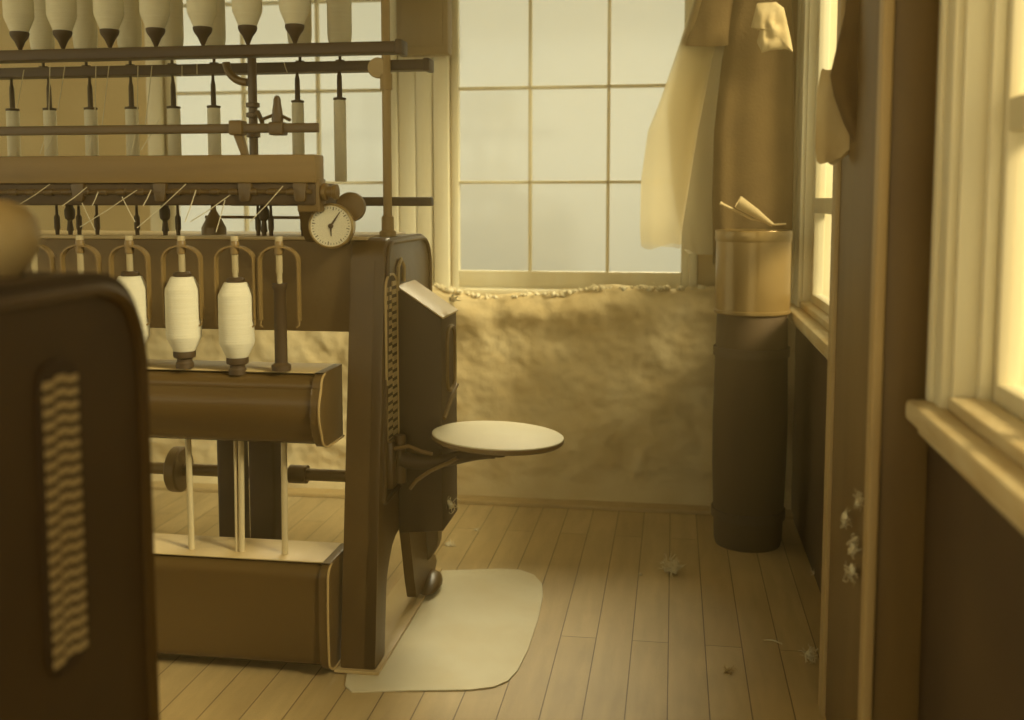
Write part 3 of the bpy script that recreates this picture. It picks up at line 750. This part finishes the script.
# ------------------------------------------------------------------ neighbouring machine at the near left
NX = -0.703
N_ = thing('spinning_frame', 'near dark machine end at left edge with tall slotted strip', 'machine', (-1.2, 1.1, 0))
nb0, nb1 = 0.55, 1.298
prof = [(nb0, 0.0), (nb1 - .16, 0.0), (nb1 - .12, .10), (nb1 - .05, .03), (nb1, 0.0), (nb1 + .004, .02), (nb1 - .002, TZ), (nb0, TZ + .0)]
prof = [(nb0, 0), (nb1, 0), (nb1 - .002, TZ + .006), (nb0, TZ + .006)]
bm = BM(); prism(bm, round_poly(prof, [.004, .004, .13, .05], 12), 'x', NX - .09, NX, .008); obj('end_frame', bm, IRON_NEAR, N_)
rim = round_poly([(nb0 + .02, .03), (nb1 - .014, .03), (nb1 - .016, TZ - .014), (nb0 + .02, TZ - .014)], [.01, .01, .12, .05], 12)
bm = BM(); tube(bm, [(NX + .003, y, z) for y, z in rim] + [(NX + .003,) + rim[0]], .009, 6); obj('rim_moulding', bm, IRON, N_)
g0 = atX(33, 350, NX); g1 = atX(84, 600, NX)
grille(NX + .001, g0.y, g1.y, at(60, 628, 1.2).z, at(60, 345, 1.2).z, N_, 3, 24, .004, PALEMETAL, False)
bm = BM(); box(bm, -2.3, NX - .08, nb1 - .20, nb1 - .15, .3, TZ - .02, .006); obj('cover_panel', bm, IRON_DARK, N_)
bm = BM(); box(bm, -2.3, NX - .08, nb0 + .1, nb1 - .12, TZ - .02, TZ - .008, .003); obj('top_deck', bm, IRON, N_)
bm = BM(); box(bm, -2.3, NX - .08, nb0 + .1, nb1 - .10, .0, .3, .02); obj('lower_housing', bm, IRON_DARK, N_)
gc = at(-6, 238, 1.10)
bm = BM(); lathe(bm, [(0, -.05), (.022, -.05), (.03, -.04), (.045, -.02), (.05, 0), (.048, .02), (.036, .036), (.015, .044), (0, .045)], 32, gc); lathe(bm, [(.012, TZ - .02 - gc.z), (.012, -.045)], 14, gc)
obj('hand_knob', bm, PALEMETAL, N_)

# ------------------------------------------------------------------ tin tank on a barrel in the corner
cx, cy, cr = X_at(753, 3.5, 270), 3.50, 37 * px2m(3.5)
zc0, zc1 = at(753, 317, 3.5 - cr).z, at(753, 230, 3.5).z
t = thing('barrel', 'dark upright barrel in the shadowed corner carrying a tin tank', 'barrel', (cx, cy, 0))
b = BM(); lathe(b, [(0, 0), (cr * .86, 0), (cr * .90, .02), (cr * .97, zc0 * .35), (cr * .98, zc0 * .55), (cr * .92, zc0 - .012), (cr * .9, zc0), (0, zc0)], 40, (cx, cy, 0)); obj('staves', b, BARREL, t)
for f_ in (.12, .82):
    b = BM(); rr_ = cr * (.945 if f_ < .5 else .965); lathe(b, [(rr_ - .01, zc0 * f_), (rr_ + .004, zc0 * f_), (rr_ + .004, zc0 * f_ + .03), (rr_ - .01, zc0 * f_ + .03)], 40, (cx, cy, 0)); obj('hoop', b, IRON_DARK, t)
t = thing('tin_tank', 'round galvanised tin tank standing in corner below hanging jackets', 'tank', (cx, cy, zc0))
b = BM(); lathe(b, [(0, 0), (cr * .97, 0), (cr, .004), (cr, .012), (cr * .975, .014), (cr * .975, zc1 - zc0 - .03), (cr * .955, zc1 - zc0 - .03), (cr * .955, .02), (0, .02)], 64, (cx, cy, zc0)); obj('body', b, TIN, t)
b = BM(); lathe(b, [(cr * .95, zc1 - zc0 - .036), (cr * .985, zc1 - zc0 - .036), (cr * 1.0, zc1 - zc0 - .03), (cr * 1.0, zc1 - zc0 - .003), (cr * .99, zc1 - zc0), (cr * .96, zc1 - zc0)], 64, (cx, cy, zc0)); obj('rim_band', b, TIN, t)
b = BM(); lathe(b, [(0, zc1 - zc0 - .012), (cr * .952, zc1 - zc0 - .012), (cr * .952, zc1 - zc0 - .005), (0, zc1 - zc0 + .004)], 64, (cx, cy, zc0)); obj('lid', b, TIN, t)
# scoop resting on the lid
p0, p1 = at(735, 207, 3.43), at(772, 226, 3.43)
p1.z = max(p1.z, zc1 + .008)
t = thing('scoop', 'pale tapered scoop with wooden handle propped on tin tank lid', 'scoop', p1)
b = BM(); ax = (p1 - p0); n_ = 9; ringA = []; ringB = []
side = Vector((0, 1, 0)); upv = ax.normalized().cross(side).normalized()
if upv.z < 0: upv = -upv
pts3 = [[], []]
for j, (base, rad) in enumerate(((p0, .026), (p0.lerp(p1, .5), .018), (p1, .006))):
    row = []
    for th_ in (0, .0025):
        r2 = rad + th_
        row.append([b.verts.new(base + side * (r2 * math.cos(math.pi * (k / 12 * 1.3 - .15))) - upv * (r2 * math.sin(math.pi * (k / 12 * 1.3 - .15))) * 1.0 + upv * rad) for k in range(13)])
    pts3.append(row)
rws = pts3[2:]
for A, Bq in zip(rws, rws[1:]):
    for s_ in (0, 1):
        for k in range(12): b.faces.new((A[s_][k], A[s_][k + 1], Bq[s_][k + 1], Bq[s_][k]))
    for k in (0, 12): b.faces.new((A[0][k], A[1][k], Bq[1][k], Bq[0][k]))
for A in (rws[0], rws[-1]):
    for k in range(12): b.faces.new((A[0][k], A[0][k + 1], A[1][k + 1], A[1][k]))
obj('blade', b, PAPER, t)
b = BM(); q0, q1 = at(720, 203, 3.44), at(752, 219, 3.44); tube(b, [q0, q0.lerp(q1, .1), q1], [.007, .005, .004], 10); tube(b, [q1, p1 + Vector((.01, 0, .004)), at(786, 224, 3.42)], .003, 8); obj('handle', b, PAPER, t)

# ------------------------------------------------------------------ garments
def garment(rows, Yc, dep, mat_, name, parent=None, folds=5, amp=.10, seed=0, n=56, thick=None, **k):
    """rows: (py, left px, right px) down the garment; a hollow cloth tube with folds"""
    b = BM(); rings = []
    # resample
    fine = []
    for (a, b1) in zip(rows, rows[1:]):
        for s_ in range(5): fine.append([a[i] + (b1[i] - a[i]) * s_ / 5 for i in range(3)])
    fine.append(list(rows[-1]))
    for j, (py_, l, r) in enumerate(fine):
        A, Bp = at(l, py_, Yc), at(r, py_, Yc); c = (A + Bp) / 2; hw = (Bp.x - A.x) / 2
        v = j / len(fine); ring = []
        for q in range(n):
            a = 2 * math.pi * q / n
            ca, sa = math.cos(a), math.sin(a)
            f = 1 + amp * (.4 + v) * math.sin(folds * a + seed + 1.3 * math.sin(3 * v)) * abs(sa) + .05 * noise.noise(Vector((ca * 2, sa * 2, v * 4 + seed)))
            x = c.x + hw * math.copysign(abs(ca) ** .8, ca)
            y = Yc + dep * sa * f * (.75 + .25 * v)
            z = c.z + .006 * noise.noise(Vector((a * 1.5, seed, v * 3))) + (.01 * math.sin(2 * a + seed) if j == len(fine) - 1 else 0)
            ring.append(b.verts.new((x, y, z)))
        rings.append(ring)
    for A, Bq in zip(rings, rings[1:]):
        for q in range(n): b.faces.new((A[q], A[(q + 1) % n], Bq[(q + 1) % n], Bq[q]))
    b.faces.new(rings[0][::-1])
    o = obj(name, b, mat_, parent, sharp=80)
    return o
YC = 3.70
coat = thing('work_coat', 'long thin work coat hanging in front of window, glowing on its left side', 'coat', at(700, 250, YC))
garment([(-40, 705, 735), (20, 689, 735), (60, 677, 732), (100, 667, 730), (180, 672, 728), (252, 684, 728)], YC + .07, .035, CLOTH_SHEER, 'coat_body', coat, 6, .16, 1)
garment([(-20, 699, 720), (20, 687, 722), (60, 674, 712), (100, 660, 704), (130, 648, 698), (180, 641, 690), (230, 640, 682), (246, 641, 681)], YC + .012, .022, CLOTH_SHEER, 'sleeve', coat, 4, .15, 3)
garment([(-40, 702, 744), (0, 694, 745), (24, 687, 745), (46, 680, 744)], YC + .03, .055, CLOTH_DARK, 'dark_top_band', coat, 5, .08, 2)  # separate dark band across the top of the coat
jk = thing('jacket', 'dark heavy jacket hanging in the corner behind the tin tank', 'jacket', at(765, 250, YC))
garment([(-40, 742, 792), (20, 730, 793), (60, 722, 794), (130, 714, 794), (200, 712, 793), (262, 713, 792)], 3.69, .028, CLOTH_DARK, 'jacket_body', jk, 7, .16, 5)  # dark cloth draped forward to step the coat's fade from glow to shade
# peg rail they hang from, just above the picture's top
pr = thing('peg_rail', 'dark wooden peg rail on the wall above the hanging coats', 'peg rail', (0.2, 3.92, 1.93))
bm = BM(); box(bm, at(668, -20, 3.92).x, WX - .005, 3.905, 3.93, 1.94, 2.02, .004); obj('board', bm, POSTWOOD, pr)
for px in (722, 772):
    X = X_at(px, 3.8, 0); bm = BM(); tube(bm, [(X, 3.91, 1.975), (X, 3.80, 1.985), (X, 3.66, 2.0)], [.011, .009, .012], 10); obj('peg', bm, POSTWOOD, pr)
# crumpled pale rag by the corner
def rag(outline, Y, depth_, mat_, name, seed, cz=None):
    pts = [at(x, y, Y) for x, y in outline]
    b = BM(); front = []; backv = []
    c = sum(pts, Vector()) / len(pts)
    K = 7
    lay = []
    for s_ in range(K + 1):
        f = s_ / K
        ring = []
        for i, p in enumerate(pts):
            q = c.lerp(p, f)
            q.y = Y - depth_ * (1 - f ** 3) * (.6 + .7 * noise.noise(Vector((q.x * 28, q.z * 28, seed)))) - .012 * noise.noise(Vector((q.x * 55, q.z * 30, seed + 3)))
            ring.append(q)
        lay.append(ring)
    for sgn in (0, 1):
        prev = None
        for s_ in range(K + 1):
            if s_ == 0:
                q = lay[0][0].copy(); q.y = q.y if sgn == 0 else Y + .006
                prev = [b.verts.new(q)]; continue
            ring = []
            for q in lay[s_]:
                q = q.copy()
                if sgn: q.y = max(q.y + .003, Y + .008 * (1 - s_ / K))
                ring.append(b.verts.new(q))
            n_ = len(ring)
            for i in range(n_):
                if len(prev) == 1: b.faces.new((prev[0], ring[i], ring[(i + 1) % n_]))
                else: b.faces.new((prev[i], ring[i], ring[(i + 1) % n_], prev[(i + 1) % n_]))
            prev = ring
        if sgn == 0: rim0 = prev
        else:
            for i in range(len(prev)): b.faces.new((rim0[i], rim0[(i + 1) % len(prev)], prev[(i + 1) % len(prev)], prev[i]))
    return obj(name, b, mat_, sharp=60)
def subdiv(pts, n=4):
    out = []
    for a, b_ in zip(pts, pts[1:] + pts[:1]):
        for k in range(n): out.append((a[0] + (b_[0] - a[0]) * k / n, a[1] + (b_[1] - a[1]) * k / n))
    return out
o = rag(subdiv([(757, 3), (776, 2), (784, 8), (789, 30), (793, 52), (786, 49), (771, 50), (762, 53), (757, 42), (760, 30), (751, 27)]), 3.60, .03, CLOTH_PALE, 'pale_rag', 4)
tag(o, 'small crumpled pale rag hanging at top of corner beside window casing', 'rag')
# jacket hanging on the pier, with pale lining showing
jp = thing('jacket', 'dark jacket with pale lower flap hanging on timber post by side window', 'jacket', at(860, 150, 2.16))
garment([(-60, 852, 905), (10, 845, 905), (40, 838, 905), (75, 830, 900), (95, 834, 896), (120, 843, 888), (146, 855, 876), (152, 860, 870)], 2.16, .03, CLOTH_DARK, 'jacket_body', jp, 5, .15, 6)
garment([(70, 821, 850), (90, 817, 852), (120, 816, 854), (148, 815, 855), (160, 816, 840)], 2.22, .012, CLOTH_PALE, 'pale_flap', jp, 4, .2, 9)
bm = BM(); tube(bm, [(PX0 + .01, 2.08, 1.62), (PX0 - .03, 2.14, 1.63)], .006, 8); obj('hanging_nail', bm, IRON_DARK, pier)

# small dark block set on the pillar between the back windows
bx0, bx1 = X_at(396, YB - .1, 30), X_at(448, YB - .1, 30)
t = thing('pillar_block', 'dark plain block set high on pillar between back windows', 'box', ((bx0 + bx1) / 2, YB - .06, at(420, 56, YB - .1).z))
zb_ = at(420, 54, YB - .1).z
bm = BM(); box(bm, bx0, bx1, YB - .10, YB - .023, zb_, zb_ + .22, .006); obj('case', bm, POSTWOOD, t)
bm = BM(); box(bm, bx0 + .02, bx1 - .02, YB - .106, YB - .098, zb_ + .025, zb_ + .2, .004); obj('front_panel', bm, POSTWOOD, t)

# ------------------------------------------------------------------ lint
k_ = 0
def lint(c, size, label, seed, **kw):
    o = obj('lint_tuft', lint_bm(c, size, seed=seed, **kw), LINT, sharp=80); tag(o, label, 'lint'); return o
def on_floor(px, py, lift): v = atZ(px, py, 0); v.z += lift; return v
lint(on_floor(671, 573, .020), .030, 'white fluffy lint tuft alone in middle of the floorboards', 11, n=60, blobs=9, th=.0013)
lint(on_floor(809, 661, .014), .022, 'greyish lint tuft on floor beside foot of timber post', 12, n=36)
lint(on_floor(728, 672, .005), .014, 'small flat dark lint scrap near front of floor', 13, flat=.5, tall=.2, n=14, blobs=2).data.materials[0] = BEAD
lint(on_floor(641, 576, .004), .008, 'tiny lint speck left of the white tuft', 14, tall=.3, n=10, blobs=2)
lint(on_floor(450, 546, .005), .016, 'flat lint wisp on floor behind the machine foot', 15, flat=.6, tall=.3, n=18, blobs=2)
lint(on_floor(476, 531, .004), .010, 'tiny lint wisp on floor near base of back wall', 16, tall=.3, n=10, blobs=2)
lint(on_floor(440, 583, .006), .008, 'dark crumb of lint on corner of pale floor sheet', 17, tall=.4, n=10, blobs=2).data.materials[0] = BEAD
lint(on_floor(815, 576, .01), .014, 'lint wisp on dark floor near corner behind the post', 18, tall=.5, n=16, blobs=2)
p = on_floor(763, 641, .003); q = on_floor(782, 645, .003)
bm = BM(); tube(bm, [p, p.lerp(q, .5) + Vector((0, .006, .003)), q], .0018, 6); tag(obj('straw_bit', bm, LINT), 'short straw lying on floorboards toward the right', 'straw')
# lint hanging on the pier face
xs_ = PX0 - .012
for i, (px, py, s, sd, lab) in enumerate(((858, 500, .016, 21, 'lint clump on timber post, topmost of the hanging strands'), (846, 519, .018, 22, 'lint clump on timber post, reaching left to the worn edge'), (853, 545, .02, 23, 'lint strand on timber post, middle of hanging clumps'), (850, 574, .022, 24, 'thick lint clump on timber post, lowest of the hanging clumps'))):
    c = atX(px, py, xs_); bm = lint_bm(c, s, n=30, seed=sd, tall=1.6, blobs=3)
    for v in bm.verts: v.co.x = min(xs_ + (v.co.x - xs_) * .5, PX0 + .003)
    tag(obj('lint_tuft', bm, LINT, sharp=80), lab, 'lint', 'lint caught on the timber post')
# lint on the gear guard
for px, py, s, sd, lab in ((452, 300, .018, 31, 'lint fringe on top corner of gear guard box'), (450, 505, .022, 32, 'lint fluff hanging low on gear guard side')):
    Yq = 2.80; c = atX(px, py, gxr + .006); bm = lint_bm(c, s, n=26, seed=sd, tall=1.5, blobs=2)
    for v in bm.verts: v.co.x = max(gxr + .001, v.co.x)
    tag(obj('lint_tuft', bm, LINT, sharp=80), lab, 'lint')
c = atX(392, 640, 0) if False else None
# lint rolls along the top ledge of the dado
bm = BM()
for i in range(150):
    X = random.uniform(-1.2, .2); px = 674 + X * F / 3.83
    dz = 0.045 * math.exp(-((px - 495) / 45.0) ** 2) + 0.02 * math.exp(-((px - 560) / 25.0) ** 2)
    z = Z_at(291, 3.83) - dz + .012
    add_bm(bm, lint_bm((X, 3.835 + random.uniform(-.01, .03), z), random.uniform(.012, .024), n=3, seed=100 + i, tall=.5, blobs=2))
o = obj('ledge_lint', bm, LINT, sharp=80); tag(o, 'fluffy white lint lying along the ledge under the back window', 'lint', kind='stuff')

# ------------------------------------------------------------------ light
w = bpy.data.worlds.new('sky'); sc.world = w; w.use_nodes = True
nt = w.node_tree; N = nt.nodes; L = nt.links; bg = N['Background']
tc = N.new('ShaderNodeTexCoord')
def ramp_along(direction, stops):
    dp = N.new('ShaderNodeVectorMath'); dp.operation = 'DOT_PRODUCT'; dp.inputs[1].default_value = Vector(direction).normalized()
    L.new(tc.outputs['Generated'], dp.inputs[0])
    mr = N.new('ShaderNodeMapRange'); mr.inputs['From Min'].default_value = -1; mr.inputs['From Max'].default_value = 1
    L.new(dp.outputs['Value'], mr.inputs['Value'])
    rp = N.new('ShaderNodeValToRGB'); L.new(mr.outputs['Result'], rp.inputs['Fac'])
    while len(rp.color_ramp.elements) < len(stops): rp.color_ramp.elements.new(0.5)
    for e, (p, c) in zip(rp.color_ramp.elements, stops): e.position = p; e.color = tuple(c) + (1,)
    return rp
# sky: pale and even near the horizon, with a fill glow added behind and left of the camera
A_ = ramp_along((0, 0, 1), [(0.42, (.50, .43, .24)), (0.52, SKYW), (0.80, SKYW)])
B_ = ramp_along((-.55, -.8, .15), [(0.45, (0, 0, 0)), (0.75, tuple(c * FILL for c in (1, .82, .46)))])
ad = N.new('ShaderNodeMix'); ad.data_type = 'RGBA'; ad.blend_type = 'ADD'; ad.inputs['Factor'].default_value = 1
L.new(A_.outputs['Color'], ad.inputs[6]); L.new(B_.outputs['Color'], ad.inputs[7])
L.new(ad.outputs[2], bg.inputs['Color']); bg.inputs['Strength'].default_value = 1.0
def sun(name, d, energy, angle):
    sd = bpy.data.lights.new(name, 'SUN'); so = bpy.data.objects.new(name, sd); COL.objects.link(so)
    d = Vector(d).normalized(); so.location = -d * 6
    so.rotation_euler = Vector((0, 0, -1)).rotation_difference(d).to_euler()
    sd.energy = energy; sd.angle = R(angle); sd.color = (1, .81, .47)
sun('hazy_sun', (-.04, -.72, -.62), SUN1, 24)          # through the back windows
sun('sky_glow', (-.80, .37, -.53), SUN2, 18)           # soft light through the right-hand windows

# scattering volume added to stand in for lens flare and veiling glare
bm = BM(); box(bm, -4.1, WX - .004, 1.5, 3.76, 0.002, 2.58)
hm = bpy.data.materials.new('flare_veil'); hm.use_nodes = True
hn = hm.node_tree.nodes; hn.remove(hn['Principled BSDF'])
vs_ = hn.new('ShaderNodeVolumeScatter'); vs_.inputs['Color'].default_value = (1, .72, .30, 1); vs_.inputs['Density'].default_value = HAZE; vs_.inputs['Anisotropy'].default_value = 0.55
hm.node_tree.links.new(vs_.outputs[0], hn['Material Output'].inputs['Volume'])
o = obj('flare_haze', bm, hm, smooth=False); tag(o, 'thin added haze imitating lens flare in front of the windows', 'haze', kind='stuff')

sc.view_settings.view_transform = 'Standard'; sc.view_settings.look = 'None'; sc.view_settings.gamma = 1; sc.view_settings.exposure = 0
sc.view_settings.use_curve_mapping = False
sc.cycles.use_denoising = True
sc.cycles.max_bounces = 8; sc.cycles.transparent_max_bounces = 16
